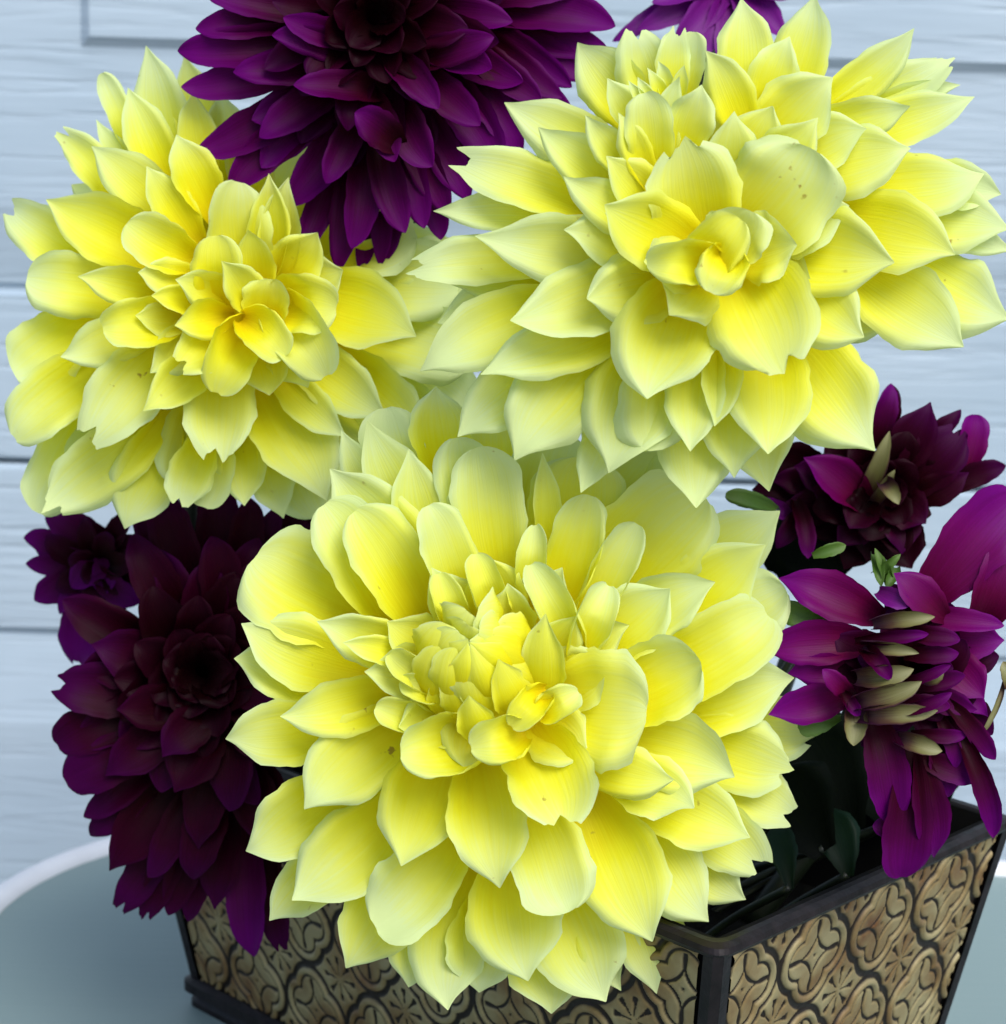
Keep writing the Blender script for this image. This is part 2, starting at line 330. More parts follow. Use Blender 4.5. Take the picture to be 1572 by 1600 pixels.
def side(i, j, nx, ny):
    V = []; H = []; c0, c1 = corner(i, 0), corner(j, 0); ln = np.linalg.norm(c1-c0)
    S, K = np.meshgrid(np.linspace(.02 if ln > .3 else .035, .98 if ln > .3 else .965, nx), np.linspace(.03, .9, ny), indexing='ij')
    x = (S-.5)*ln; y = K*PH*1.0
    h, dk = relief(x+(.0 if ln > .3 else .012), y)
    e = corner(j, 1)-corner(i, 1); dn = corner(i, 1)-corner(i, 0); nn = nrm(np.cross(e, dn))
    if np.dot(nn, (c0+c1)/2-pcen) < 0: nn = -nn
    a0, a1, b0, b1 = corner(i, 0), corner(j, 0), corner(i, 1), corner(j, 1)
    S_, K_ = S[..., None], K[..., None]
    P = (a0*(1-S_)+a1*S_)*(1-K_)+(b0*(1-S_)+b1*S_)*K_+nn*(h[..., None]+.0022)
    Fc = grid_faces(nx, ny)
    o = mesh_obj('embossed_side', P.reshape(-1, 3), Fc, GOLD, planter, smooth=True, off=pbase)
    at_ = o.data.attributes.new('patina', 'FLOAT', 'POINT'); at_.data.foreach_set('value', dk.ravel().astype(np.float32))
side(0, 1, 420, 190); side(0, 3, 260, 190); side(1, 2, 90, 60); side(3, 2, 90, 60)
# wall shell (dark) with inside, bottom
V = [corner(i, 0) for i in range(4)]+[corner(i, .98) for i in range(4)]+[corner(i, 0, .005) for i in range(4)]+[corner(i, .95, .005) for i in range(4)]
Fc = [(i, (i+1) % 4, 4+(i+1) % 4, 4+i) for i in range(4)]+[(8+i, 8+(i+1) % 4, 12+(i+1) % 4, 12+i) for i in range(4)]+[(i, (i+1) % 4, 8+(i+1) % 4, 8+i) for i in range(4)]+[(4, 5, 6, 7), (12, 13, 14, 15)]
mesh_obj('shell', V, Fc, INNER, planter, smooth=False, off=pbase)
def loop_band(rings, name, m):
    V = []; Fc = []
    for r in rings: V += r
    n = len(rings[0]); q = len(rings)
    for a in range(q):
        b = (a+1) % q
        for i in range(n): Fc.append((a*n+i, a*n+(i+1) % n, b*n+(i+1) % n, b*n+i))
    return mesh_obj(name, V, Fc, m, planter, smooth=False, off=pbase)
def rounded(k, ins, r=.008, dz=0.0, n=6):
    C = [corner(i, k, ins)+pz*dz for i in range(4)]; out = []
    for i in range(4):
        p, a, b = C[i], nrm(C[i-1]-C[i]), nrm(C[(i+1) % 4]-C[i])
        for t in range(n+1):
            t = t/n; out.append((1-t)**2*(p+a*r)+2*t*(1-t)*p+t*t*(p+b*r))
    return out
loop_band([rounded(0, -.0032, dz=-.0042), rounded(0, -.0042, dz=-.0025), rounded(0, -.0036, dz=-.0003), rounded(0, -.001, dz=.0008), rounded(0, .002, dz=.0006), rounded(0, .0042, dz=-.001), rounded(0, .0042, dz=-.006)], 'rim', RIMM)
loop_band([rounded(.9, -.003), rounded(.9, -.0065, dz=-.002), rounded(.9, -.0065, dz=-.007), rounded(.9, -.002, dz=-.0092), rounded(.9, -.004, dz=-.012), rounded(.9, -.004, dz=-.015), rounded(.9, .004, dz=-.015), rounded(.9, .004)], 'base_moulding', RIMM)
for i in range(4):
    a, b = corner(i, .01), corner(i, .9); nn = nrm(corner(i, 0)-pcen)
    dirs = [nrm(corner(i-1, 0)-corner(i, 0)), nrm(corner((i+1) % 4, 0)-corner(i, 0))]
    nA = nrm(-dirs[1]-.0*pz); nB = nrm(-dirs[0]); w = .0045
    V = []
    for p in (a, b): V += [p+dirs[0]*w+nA*.0030, p+dirs[0]*.001+nA*.0034+nB*.0015, p+dirs[1]*.001+nB*.0034+nA*.0015, p+dirs[1]*w+nB*.0030, p+(dirs[0]+dirs[1])*.001]
    Fc = [(k, (k+1) % 5, 5+(k+1) % 5, 5+k) for k in range(5)]+[(4, 3, 2, 1, 0), (5, 6, 7, 8, 9)]
    mesh_obj('corner_strip', V, Fc, RIMM, planter, smooth=False, off=pbase)
for i in range(4):
    q = corner(i, .95, .018); V = []
    for z, r in ((TZ, .009), (TZ+.004, .012), (q[2]+.003, .011)):
        for k in range(12): V.append((q[0]+r*math.cos(k*math.pi/6), q[1]+r*math.sin(k*math.pi/6), z))
    mesh_obj('foot', V, grid_faces(3, 12, True)+[tuple(range(12))[::-1], tuple(range(24, 36))], RIMM, planter, off=pbase)
SZ = pc[2]-.055
sv = []; nS = 24
cs = [corner(i, .36, .006) for i in range(4)]
for i in range(nS):
    for j in range(nS):
        s, t = i/(nS-1), j/(nS-1); p = (cs[0]*(1-s)+cs[1]*s)*(1-t)+(cs[3]*(1-s)+cs[2]*s)*t; p[2] = SZ+.008*math.sin(9*s+3*t)*math.sin(7*t+2)+rng.uniform(-.003, .003); sv.append(p)
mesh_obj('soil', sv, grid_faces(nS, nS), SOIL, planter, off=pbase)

# ------------------------------------------------------------------ petals
NU, NV = 24, 15
SU = 1-(1-np.linspace(0, 1, NU))**1.35
VV = np.sin(np.linspace(-math.pi/2, math.pi/2, NV)*.92)/math.sin(math.pi/2*.92)
FACES = grid_faces(NU, NV)
UVS = np.array([(u, .5+.5*v) for u in SU for v in VV])
PROF = {'p': ([0, .12, .3, .48, .61, .73, .82, .885, .925, .955, .98, 1], [.24, .38, .70, .96, 1, .92, .71, .46, .27, .15, .08, .01]),
        'o': ([0, .12, .3, .5, .68, .82, .91, .96, .99, 1], [.26, .40, .68, .93, 1, .97, .85, .66, .40, .24]),
        'n': ([0, .12, .3, .5, .68, .82, .91, .97, 1], [.26, .40, .68, .93, 1, .92, .74, .55, .42]),
        's': ([0, .1, .3, .55, .75, .88, .95, .985, 1], [.45, .62, .88, 1, .90, .66, .38, .16, .02]),     # strap-like, pointed
        't': ([0, .1, .3, .55, .74, .87, .95, 1], [.6, .75, .95, 1, .84, .55, .27, .04])}                 # tubular floret
def petal(parent, name, m, B, T, W, A, cup=.7, lip=.2, bul=.08, rec=.25, roll=0.0, twist=0.0, ruf=.08, prof='p', facing=None, flip=1.0, age=1.0):
    B, T = np.asarray(B, float), np.asarray(T, float)
    ch = T-B; Lc = np.linalg.norm(ch); tc = ch/Lc
    R = A if facing is None else facing
    nref = R-np.dot(R, tc)*tc
    if np.linalg.norm(nref) < .05: nref = TOCAM-np.dot(TOCAM, tc)*tc
    nref = nrm(nref)*flip
    a1, a2, a3 = rng.uniform(0, 6.28), rng.uniform(0, 6.28), rng.uniform(0, 6.28)
    side_sway = rng.uniform(-.085, .085)
    sref = np.cross(tc, nref)
    u = SU[:, None]
    ctrl = .5*(B+T)+nref*bul*Lc*2+sref*side_sway*Lc
    mid = (1-u)**2*B+2*u*(1-u)*ctrl+u*u*T
    e = np.clip((u-.72)/.28, 0, 1); nib = np.clip((u-.88)/.12, 0, 1); mid = mid-nref*rec*.28*Lc*e*e+sref*Lc*.03*math.sin(a1)*e*e-nref*Lc*.035*math.sin(a2*2.3)*nib*nib
    tg = np.gradient(mid, axis=0); tg /= np.linalg.norm(tg, axis=1)[:, None]+1e-12
    n = nref[None]-np.sum(nref[None]*tg, 1)[:, None]*tg; n /= np.linalg.norm(n, axis=1)[:, None]+1e-12
    s = np.cross(tg, n)
    ang = roll+twist*(SU-.3); ca, sa = np.cos(ang)[:, None], np.sin(ang)[:, None]
    n, s = n*ca+s*sa, s*ca-n*sa
    xp, fp = PROF[prof]
    wprof = np.interp(SU, xp, fp); ks = np.array([.25, .5, .25]); wprof[1:-2] = np.convolve(wprof, ks, 'same')[1:-2]
    cu = np.minimum(cup*(1.7-1.05*SU), 2.2)+.0001                                   # half arc angle
    hw = .5*W*wprof*np.where(np.sin(np.minimum(cu, 1.35)) > 0, cu/np.sin(np.minimum(np.abs(cu), 1.35)+1e-6), 1)
    V = VV[None, :]; U = SU[:, None]; av = np.abs(V); sg = np.sign(V)
    jag = 1+.035*np.sin(U*23+a1+2*sg)*av**3+.02*np.sin(U*47+a2+sg)*av**3
    th = cu[:, None]*V
    X = hw[:, None]*np.sin(th)/cu[:, None]*jag
    Y = hw[:, None]*(1-np.cos(th))/cu[:, None]
    lp = lip*(1+.9*math.sin(a3*1.7)*sg+.5*np.sin(U*4+a1)); Y = Y-lp*hw[:, None]*np.clip((av-.6)/.4, 0, 1)**2*np.clip(U*1.6, 0, 1)
    Y = Y-.07*hw[:, None]*np.exp(-(V/.10)**2)+.035*hw[:, None]*np.cos(V*9.0)*(1-U*.3)
    wv = ruf*hw[:, None]*av**2*(np.sin(U*9+a2+sg*1.3)+.6*np.sin(U*17+a3+sg*2.1))*np.clip(U*1.5-.2, 0, 1)
    Y = Y+wv+.03*hw[:, None]*np.sin(V*3+a1)*np.sin(U*5+a3)
    P = mid[:, None, :]+s[:, None, :]*X[..., None]+n[:, None, :]*Y[..., None]
    if prof == 'n':
        P = P-tg[:, None, :]*(Lc*.045*(np.sin(V*4.2+a1)+.45*np.sin(V*9+a2))*U**9)[..., None]
    return mesh_obj(name, P.reshape(-1, 3), FACES, m, parent, True, UVS*np.array([age, 1.0]), off=np.array(parent.location))

KEYS = {'c': 'cup', 'l': 'lip', 'b': 'bul', 'e': 'rec', 'o': 'roll', 't': 'twist', 'f': 'ruf'}
class Bloom:
    def __init__(self, name, label, cat, center, depth, R, m, stem_to, group, ax=(0, 0), dome=.42, zoom=(0, 0, 1), base_k=.16, d0=None, shallow=.15, steep=1.1, heart=HEART, heart_r=.16, stem_r=.0055, base_name='petal', stem_mid=None):
        self.c, self.d, self.R, self.m, self.z, self.dome = center, depth, R, m, zoom, dome
        self.px = depth/F; self.shallow, self.steep = shallow, steep
        self.A = nrm(TOCAM+np.array([ax[0], 0, 0])+np.array([0, 0, 1.0])*ax[1]); self.ax = ax
        foot = np.array(stem_to, float)
        self.root = empty(name, foot); tag(self.root, label, cat, group)
        self.dk = dict(cup=.8, lip=.14, bul=.025, rec=.06, ruf=.11); self.pname = base_name; self.age = 0.0
        bk = self.pt(center[0], center[1], -.30*R)
        # receptacle, calyx and stem
        V = []; ctr = self.pt(center[0], center[1], -.16*R); a = nrm(np.cross(self.A, np.array([0, 0, 1.]))); b = np.cross(a, self.A)
        for i in range(9):
            t = math.pi*i/8; 
            for k in range(16):
                an = k*math.pi/8; V.append(ctr+self.A*math.cos(t)*heart_r*.8*R*self.px+(a*math.cos(an)+b*math.sin(an))*math.sin(t)*heart_r*R*self.px)
        mesh_obj('receptacle', V, grid_faces(9, 16, True), heart, self.root, off=foot)
        p1 = ctr-self.A*.055 if stem_mid is None else np.array(stem_mid, float)
        pts = smooth_curve([ctr-self.A*.005, p1, .45*p1+.55*foot+np.array([0, .01, .0]), foot], 8)
        V, Fc = tube(pts, np.linspace(stem_r*.85, stem_r, len(pts)), 10); mesh_obj('stem', V, Fc, STEM, self.root, off=foot)
        self.a, self.b, self.ctr = a, b, ctr
    def pt(self, x, y, z):
        """photograph pixel and height z (pixels towards the viewer), on the tilted dome"""
        return at(x, y, self.d-z*self.px)
    def dome_z(self, x, y):
        dx, dy = x-self.c[0], y-self.c[1]; r = math.hypot(dx, dy)/self.R
        return self.R*(self.dome*(1-min(r, 1.3)**1.6)-.02)-self.ax[0]*dx*.8+self.ax[1]*dy*.8, r
    def add(self, tx, ty, w, bx=None, by=None, o='', name=None, m=None):
        ox, oy, k = self.z
        tx, ty, w = ox+tx/k, oy+ty/k, w/k
        cx, cy = self.c
        if bx is None: bx, by = cx+.16*(tx-cx), cy+.16*(ty-cy)
        else: bx, by = ox+bx/k, oy+by/k; bx, by = bx+(bx-tx)*.12, by+(by-ty)*.12
        kw = dict(self.dk); kw['cup'] *= rng.uniform(.8, 1.25); kw['bul'] += rng.uniform(-.035, .035); kw['rec'] += rng.uniform(-.12, .14); kw['lip'] *= rng.uniform(.5, 1.7); kw['ruf'] *= rng.uniform(.5, 1.7); kw['roll'] = rng.uniform(-.18, .18); kw['twist'] = rng.uniform(-.25, .25)
        dz = zt_ = zb_ = None; prof = 'p'
        for tok in o.split():
            ch, val = tok[0], tok[1:]
            if ch == 'P': prof = val
            elif ch == 'F': kw['flip'] = -1.0
            elif ch == 'z': dz = float(val)
            elif ch == 'T': zt_ = float(val)
            elif ch == 'B': zb_ = float(val)
            else: kw[KEYS[ch]] = float(val)
        zt, rn = self.dome_z(tx, ty); L = math.hypot(tx-bx, ty-by)
        rn = min(rn, 1.0); kw['age'] = (.74+.30*rn if (m or self.m) is YEL else .85+.15*rn)+rng.uniform(-.04, .04)+self.age; zb = zt-L*(self.steep+(self.shallow-self.steep)*rn**.8)
        if dz is not None: zt += dz*self.R; zb += dz*self.R
        if zt_ is not None: zt = zt_*self.R
        if zb_ is not None: zb = zb_*self.R
        return petal(self.root, name or self.pname, m or self.m, self.pt(bx, by, zb), self.pt(tx, ty, zt), w*self.px*1.02, self.A, prof=prof, **kw)
    def many(self, rows, **kw):
        for r in rows:
            o = r[-1] if isinstance(r[-1], str) else ''
            q = r[:-1] if isinstance(r[-1], str) else r
            self.add(*q[:3], *(q[3:5] if len(q) >= 5 else (None, None)), o=o, **kw)
    def fill(self, n, r0, r1, w, o='', m=None, jit=.06, a0=0.0, only=None):
        cx, cy = self.c
        for i in range(n):
            f = (i+.5)/n; r = self.R*(r0+(r1-r0)*f)*(1+rng.uniform(-jit, jit)); an = a0+i*2.39996+rng.uniform(-.15, .15)
            if only and not only(math.cos(an), math.sin(an)): continue
            x, y = cx+r*math.cos(an), cy+r*math.sin(an); ox, oy, k = self.z
            self.add((x-ox)*k, (y-oy)*k, w*k*rng.uniform(.85, 1.15), o=o, m=m)
    def calyx(self, n=6, r=.3, w=.16, m=GRN):
        for i in range(n):
            an = i*6.283/n+.3; d = self.a*math.cos(an)+self.b*math.sin(an); k = self.R*self.px
            petal(self.root, 'sepal', m, self.ctr-self.A*.18*k+d*.03*k, self.ctr-self.A*.22*k+d*r*k, w*k, -self.A, cup=.5, ruf=.03)

foot_pt = lambda x, y: np.array([x, y, SZ-.004])
GY, GP = 'pale yellow dahlias in the planter', 'purple dahlias in the planter'
# ------------------------------------------------------------------ yellow dahlia low over the planter's long side
M = Bloom('dahlia', 'fully open pale yellow dahlia hanging over the long side of the planter', 'dahlia', (762, 1068), .800, 432, YEL, foot_pt(.03, .90), GY, zoom=(340, 640, 1.667), ax=(0.0, .06), dome=.40)
M.many([
 # back ring
 (20, 848, 175, 330, 800, 'z-.05 l.05'), (45, 640, 170, 330, 720, 'z-.08'), (62, 562, 195, 420, 680, 'c.6'), (92, 395, 300, 420, 560, 'Po z-.05'), (145, 490, 130, 380, 560, 'z-.24'),
 (285, 248, 190, 470, 600, 'Po c.9'), (298, 152, 215, 560, 520), (378, 32, 180, 580, 460, 'z-.05'), (312, 60, 120, 500, 380, 'z-.14'), (625, 72, 165, 730, 480, 'Po'), (694, 92, 190, 750, 500, 'Po c.9 z.03'),
 (498, 108, 170, 590, 520, 'c1.0'), (842, 110, 75, 850, 450, 'c1.4'), (960, 130, 260, 880, 480, 'Po z-.12'), (1190, 100, 300, 900, 500, 'Po z-.16'), (1262, 218, 290, 960, 560, 'Po z-.03'),
 (1466, 268, 200, 1120, 480, 'z-.05'), (1418, 340, 210, 1060, 590), (1482, 474, 200, 1150, 620, 'Po z-.10'), (1428, 538, 205, 1060, 720, 'c1.2 e.6 Po'), (1498, 685, 210, 1100, 790, 'z-.09'),
 (1545, 850, 190, 1180, 820, 'Pn z-.17'), (1480, 945, 210, 1160, 850, 'z-.11 Pn'), (1492, 1050, 175, 1230, 900, 'Pn z-.15'), (1350, 945, 215, 990, 860, 'c.8'), (1412, 1180, 175, 1150, 990, 'Pn z-.13'),
 (1390, 1108, 205, 1030, 930, 'z-.03'), (1370, 1283, 150, 1180, 1100, 'z-.16'), (1272, 1340, 205, 1060, 1040, 'z-.05'), (1120, 1392, 245, 940, 980, 'z.04'), (1186, 1492, 140, 1080, 1150, 'z-.14'), (1152, 1520, 125, 1040, 1180, 'z-.09'),
 (1003, 1546, 255, 860, 1180, 'z-.04'), (905, 1312, 205, 800, 1000, 'Po c.9 z.05'), (800, 1490, 255, 760, 1140, 'z.0'), (588, 1562, 215, 650, 1200, 'z-.05'), (722, 1242, 205, 680, 900, 'c1.0 z.05'), (482, 1187, 215, 610, 850, 'z.02'),
 (222, 1032, 215, 520, 800, 'z.0'), (165, 808, 150, 500, 720, 'c.9'), (418, 1352, 210, 640, 1080, 'Po'), (194, 1278, 215, 500, 1000), (80, 1160, 195, 360, 960, 'z-.06'), (130, 1325, 150, 380, 1130, 'z-.14'), (335, 1456, 205, 500, 1140, 'z-.07'),
 (500, 1506, 170, 560, 1240, 'z-.15'), (690, 1520, 200, 700, 1260, 'z-.14'), (880, 1572, 215, 800, 1260, 'z-.12'), (1045, 1515, 120, 960, 1250, 'z-.17'),
 (565, -60, 170, 600, 180, 'z-.1'), (430, 0, 170, 560, 300, 'z-.16 Po'), (720, -20, 200, 720, 300, 'z-.2 Po'), (1185, 470, 190, 980, 640, 'c.9 z-.02'), (250, 1000, 180, 420, 860, 'z-.1'), (900, 60, 230, 820, 420, 'z-.2 Po'), (1080, 60, 240, 900, 460, 'z-.22 Po'),
])
M.many([
 # inner petals, spoons and curls
 (372, 262, 190, 580, 620, 'c1.1 Po z.03'), (268, 548, 130, 530, 630, 'c1.3 z.03'), (328, 606, 75, 540, 660, 'c1.2 z.05'), (560, 250, 150, 660, 560, 'c1.3 Po z.04 t.5'), (680, 412, 85, 745, 560, 'c2.0 e1.2 Po'), (590, 466, 80, 640, 600, 'c2.0 e1.4 Po'),
 (832, 330, 75, 810, 520, 'c2.0 e.8 Po'), (962, 222, 135, 860, 540, 'c1.7 Po'), (1088, 300, 105, 930, 580, 'c1.9 Po'), (1290, 440, 165, 980, 610, 'c1.3'), (828, 444, 95, 930, 660, 'c2.1 e.7 Po z.04'), (1000, 492, 95, 920, 640, 'c2.0 e1.4 Po z.05'),
 (1256, 650, 215, 1000, 770, 'c1.1 Po b-.05 e0 z.03'), (845, 530, 115, 850, 760, 'F c.7 z.12 b-.16'), (1112, 790, 310, 860, 770, 'c.55 Po f.16 z.06'), (905, 1070, 225, 800, 830, 'c1.15 Pn f.14 z.08'), (1187, 970, 150, 900, 890, 'c.9 f.25 l.5 z.03'), (1246, 1030, 170, 1000, 950, 'c.8'),
 (788, 800, 80, 850, 740, 'c1.9 e1.5 Po z.1'), (915, 752, 80, 850, 790, 'c1.9 e1.5 Po z.1'), (690, 872, 110, 790, 850, 'c1.8 e1.2 Po z.1'), (488, 900, 150, 700, 850, 'c1.8 Po z.06'), (432, 782, 80, 580, 830, 'c2.0 e.8 Po'), (482, 662, 75, 570, 720, 'c2.1 e1.6 Po'), (508, 716, 65, 580, 740, 'c2.1 e1.6 Po'),
 (720, 640, 110, 800, 800, 'F c.7 z.08 b-.18'), (645, 738, 100, 690, 870, 'F c.7 z.08 b-.18'), (570, 690, 80, 600, 800, 'F c.7 b-.18'), (760, 460, 120, 780, 600, 'c1.0'), (620, 540, 90, 680, 640, 'c1.2'), (530, 560, 90, 620, 640, 'c1.3'),
 (930, 540, 130, 850, 680, 'c1.0'), (470, 830, 150, 640, 780, 'c1.0 z-.02'), (640, 930, 170, 700, 820, 'c1.0 z-.03'), (1010, 640, 170, 860, 730, 'c1.0 z-.02'), (960, 900, 170, 830, 800, 'c1.0 z-.04'), (390, 690, 150, 600, 700, 'c1.0 z-.03'), (440, 560, 150, 620, 650, 'c1.0 z-.03'), (560, 420, 150, 680, 600, 'c1.0 z-.05'), (700, 380, 160, 740, 580, 'c1.0 z-.05'), (900, 420, 160, 800, 600, 'c1.0 z-.06'), (1060, 560, 160, 860, 680, 'c1.0 z-.06'),
])
# the tight bud in the middle: narrow petals folded over a small dome towards one point
for ring, (nb, rb, rt, zt, wb) in enumerate(((8, 150, 70, .40, 150), (7, 122, 40, .435, 122), (5, 86, 10, .46, 86))):
    for i in range(nb):
        an = i*6.283/nb+ring*.45+.2+rng.uniform(-.1, .1); bx, by = 690+rb*math.cos(an), 690+rb*.9*math.sin(an)
        M.add(658+rt*math.cos(an+.3), 608+rt*math.sin(an+.3), wb*rng.uniform(.92, 1.1), bx, by, f'F {"Po" if ring < 2 else "Pp"} c1.0 b-.20 e-.25 T{zt+rng.uniform(-.008,.008):.3f} B{.18+.05*ring:.2f} f.03 l.05 o{rng.uniform(-.12,.12):.2f} t.1')
M.fill(16, .6, .84, 125, 'z-.36 f.05')
M.calyx()

# ------------------------------------------------------------------ yellow dahlia on the left
Lf = Bloom('dahlia', 'loosely curled pale yellow dahlia with folded centre petals, partly under the high purple bloom', 'dahlia', (360, 470), .885, 380, YEL, foot_pt(-.04, .965), GY, zoom=(0, 50, 2.025), ax=(0.05, .05), dome=.36, stem_mid=at(300, 850, .985))
Lf.dk.update(ruf=.13, cup=.85)
Lf.many([
 (480, 38, 195, 620, 600), (1000, 1530, 230, 860, 1150, 'z-.24 Po'), (420, 1480, 230, 620, 1050, 'z-.24 Po'), (560, 1440, 220, 680, 1050, 'z-.24 Po'), (270, 1440, 230, 560, 1000, 'z-.24 Po'), (700, 190, 170, 760, 560, 'z-.14'), (800, 280, 170, 800, 600, 'z-.14 Po'), (325, 130, 85, 460, 470, 'c1.2 Po z-.05'), (400, 178, 150, 560, 560), (585, 72, 150, 660, 500, 'z-.06'), (196, 320, 125, 450, 620, 'Pn c1.0 z-.05'), (296, 282, 80, 460, 560, 'z-.12'), (285, 368, 175, 610, 660), (466, 428, 140, 640, 680, 'z.04'),
 (610, 190, 125, 670, 500, 'c1.1 z.02'), (552, 330, 150, 670, 580, 'z.04'), (140, 542, 215, 560, 760, 'z.02'), (30, 572, 170, 330, 760, 'Pn z-.08'), (84, 785, 205, 480, 840, 'Po z-.03'), (400, 612, 160, 620, 720, 'c1.3 Po z.05'), (252, 766, 125, 570, 830, 'c1.1 z.03'),
 (195, 1034, 160, 520, 900, 'c.9'), (332, 930, 150, 600, 890, 'c1.5 Po z.05'), (50, 1090, 230, 360, 900, 'Po z-.12'), (38, 1274, 205, 440, 1000, 'Po z-.02'), (300, 1280, 230, 600, 950, 'Pn z.02'), (148, 1490, 215, 560, 1150, 'Pn z-.05'), (108, 1516, 195, 320, 1080, 'Po z-.14'), (386, 1566, 220, 540, 1230, 'z-.14'),
 (458, 1195, 150, 700, 980, 'c1.1 z.05'), (692, 1335, 225, 730, 980, 'Pn c.8 z.02'), (575, 1492, 150, 660, 1280, 'c1.0 Pn z-.08'), (1042, 1466, 265, 790, 1060, 'z-.02'), (770, 1502, 170, 740, 1200, 'z-.13'), (900, 1534, 150, 840, 1250, 'z-.16'), (650, 1500, 180, 660, 1200, 'z-.14 Po'),
 (1212, 1228, 185, 880, 990, 'z.0'), (1090, 1284, 130, 860, 1050, 'z-.05'), (1312, 945, 255, 920, 840, 'z.0'), (1482, 1030, 260, 1000, 930, 'Po z-.12'), (1295, 1285, 240, 980, 1000, 'Po z-.12'), (1442, 800, 270, 980, 820, 'Po z-.14'), (1300, 620, 240, 940, 780, 'Po z-.14'),
 (1480, 1180, 260, 1000, 1000, 'Po z-.2'), (1420, 1330, 260, 960, 1000, 'Po z-.2'), (1180, 1400, 240, 900, 1050, 'Po z-.16'), (1560, 900, 260, 1050, 860, 'Po z-.22'), (1500, 760, 260, 1000, 800, 'Po z-.2'), (1420, 640, 220, 1000, 780, 'z-.2'), (1010, 1045, 170, 870, 860, 'c1.7 Po e.8 z.10'), (700, 1095, 150, 800, 920, 'c1.7 Po e.9 z.10'), (880, 1000, 130, 780, 920, 'c1.6 Po e1.0 z.12'), (740, 488, 205, 800, 840, 'Po c.9 z.02'), (852, 455, 125, 835, 800, 'c1.4 z.03'), (905, 465, 125, 890, 800, 'c1.4'), (690, 668, 165, 720, 890, 'Po c1.0 z.08 e.6'),
 (712, 730, 125, 810, 900, 'c1.0 z.10'), (480, 828, 90, 660, 870, 'c1.3 z.05'), (585, 1055, 170, 760, 930, 'c1.0 z.06 Pn'), (1030, 870, 180, 880, 870, 'c1.4 Po e.9 z.08'), (860, 790, 150, 850, 900, 'c1.2 Po z.03'), (1010, 640, 170, 880, 820, 'z-.06'), (1090, 760, 190, 900, 840, 'z-.08'),
 (560, 930, 120, 720, 900, 'c1.2 z.08'), (560, 780, 120, 740, 860, 'c1.2 z.06'), (790, 620, 130, 820, 850, 'c1.1'), (440, 760, 130, 640, 820, 'c1.0'), (430, 900, 130, 640, 890, 'z-.02'), (480, 1080, 150, 680, 940, 'z-.02'), (860, 1150, 170, 830, 970, 'z-.03'), (980, 1120, 150, 870, 960, 'z-.03'),
])
Lf.fill(15, .55, .85, 125, 'z-.36 f.05'); Lf.calyx()

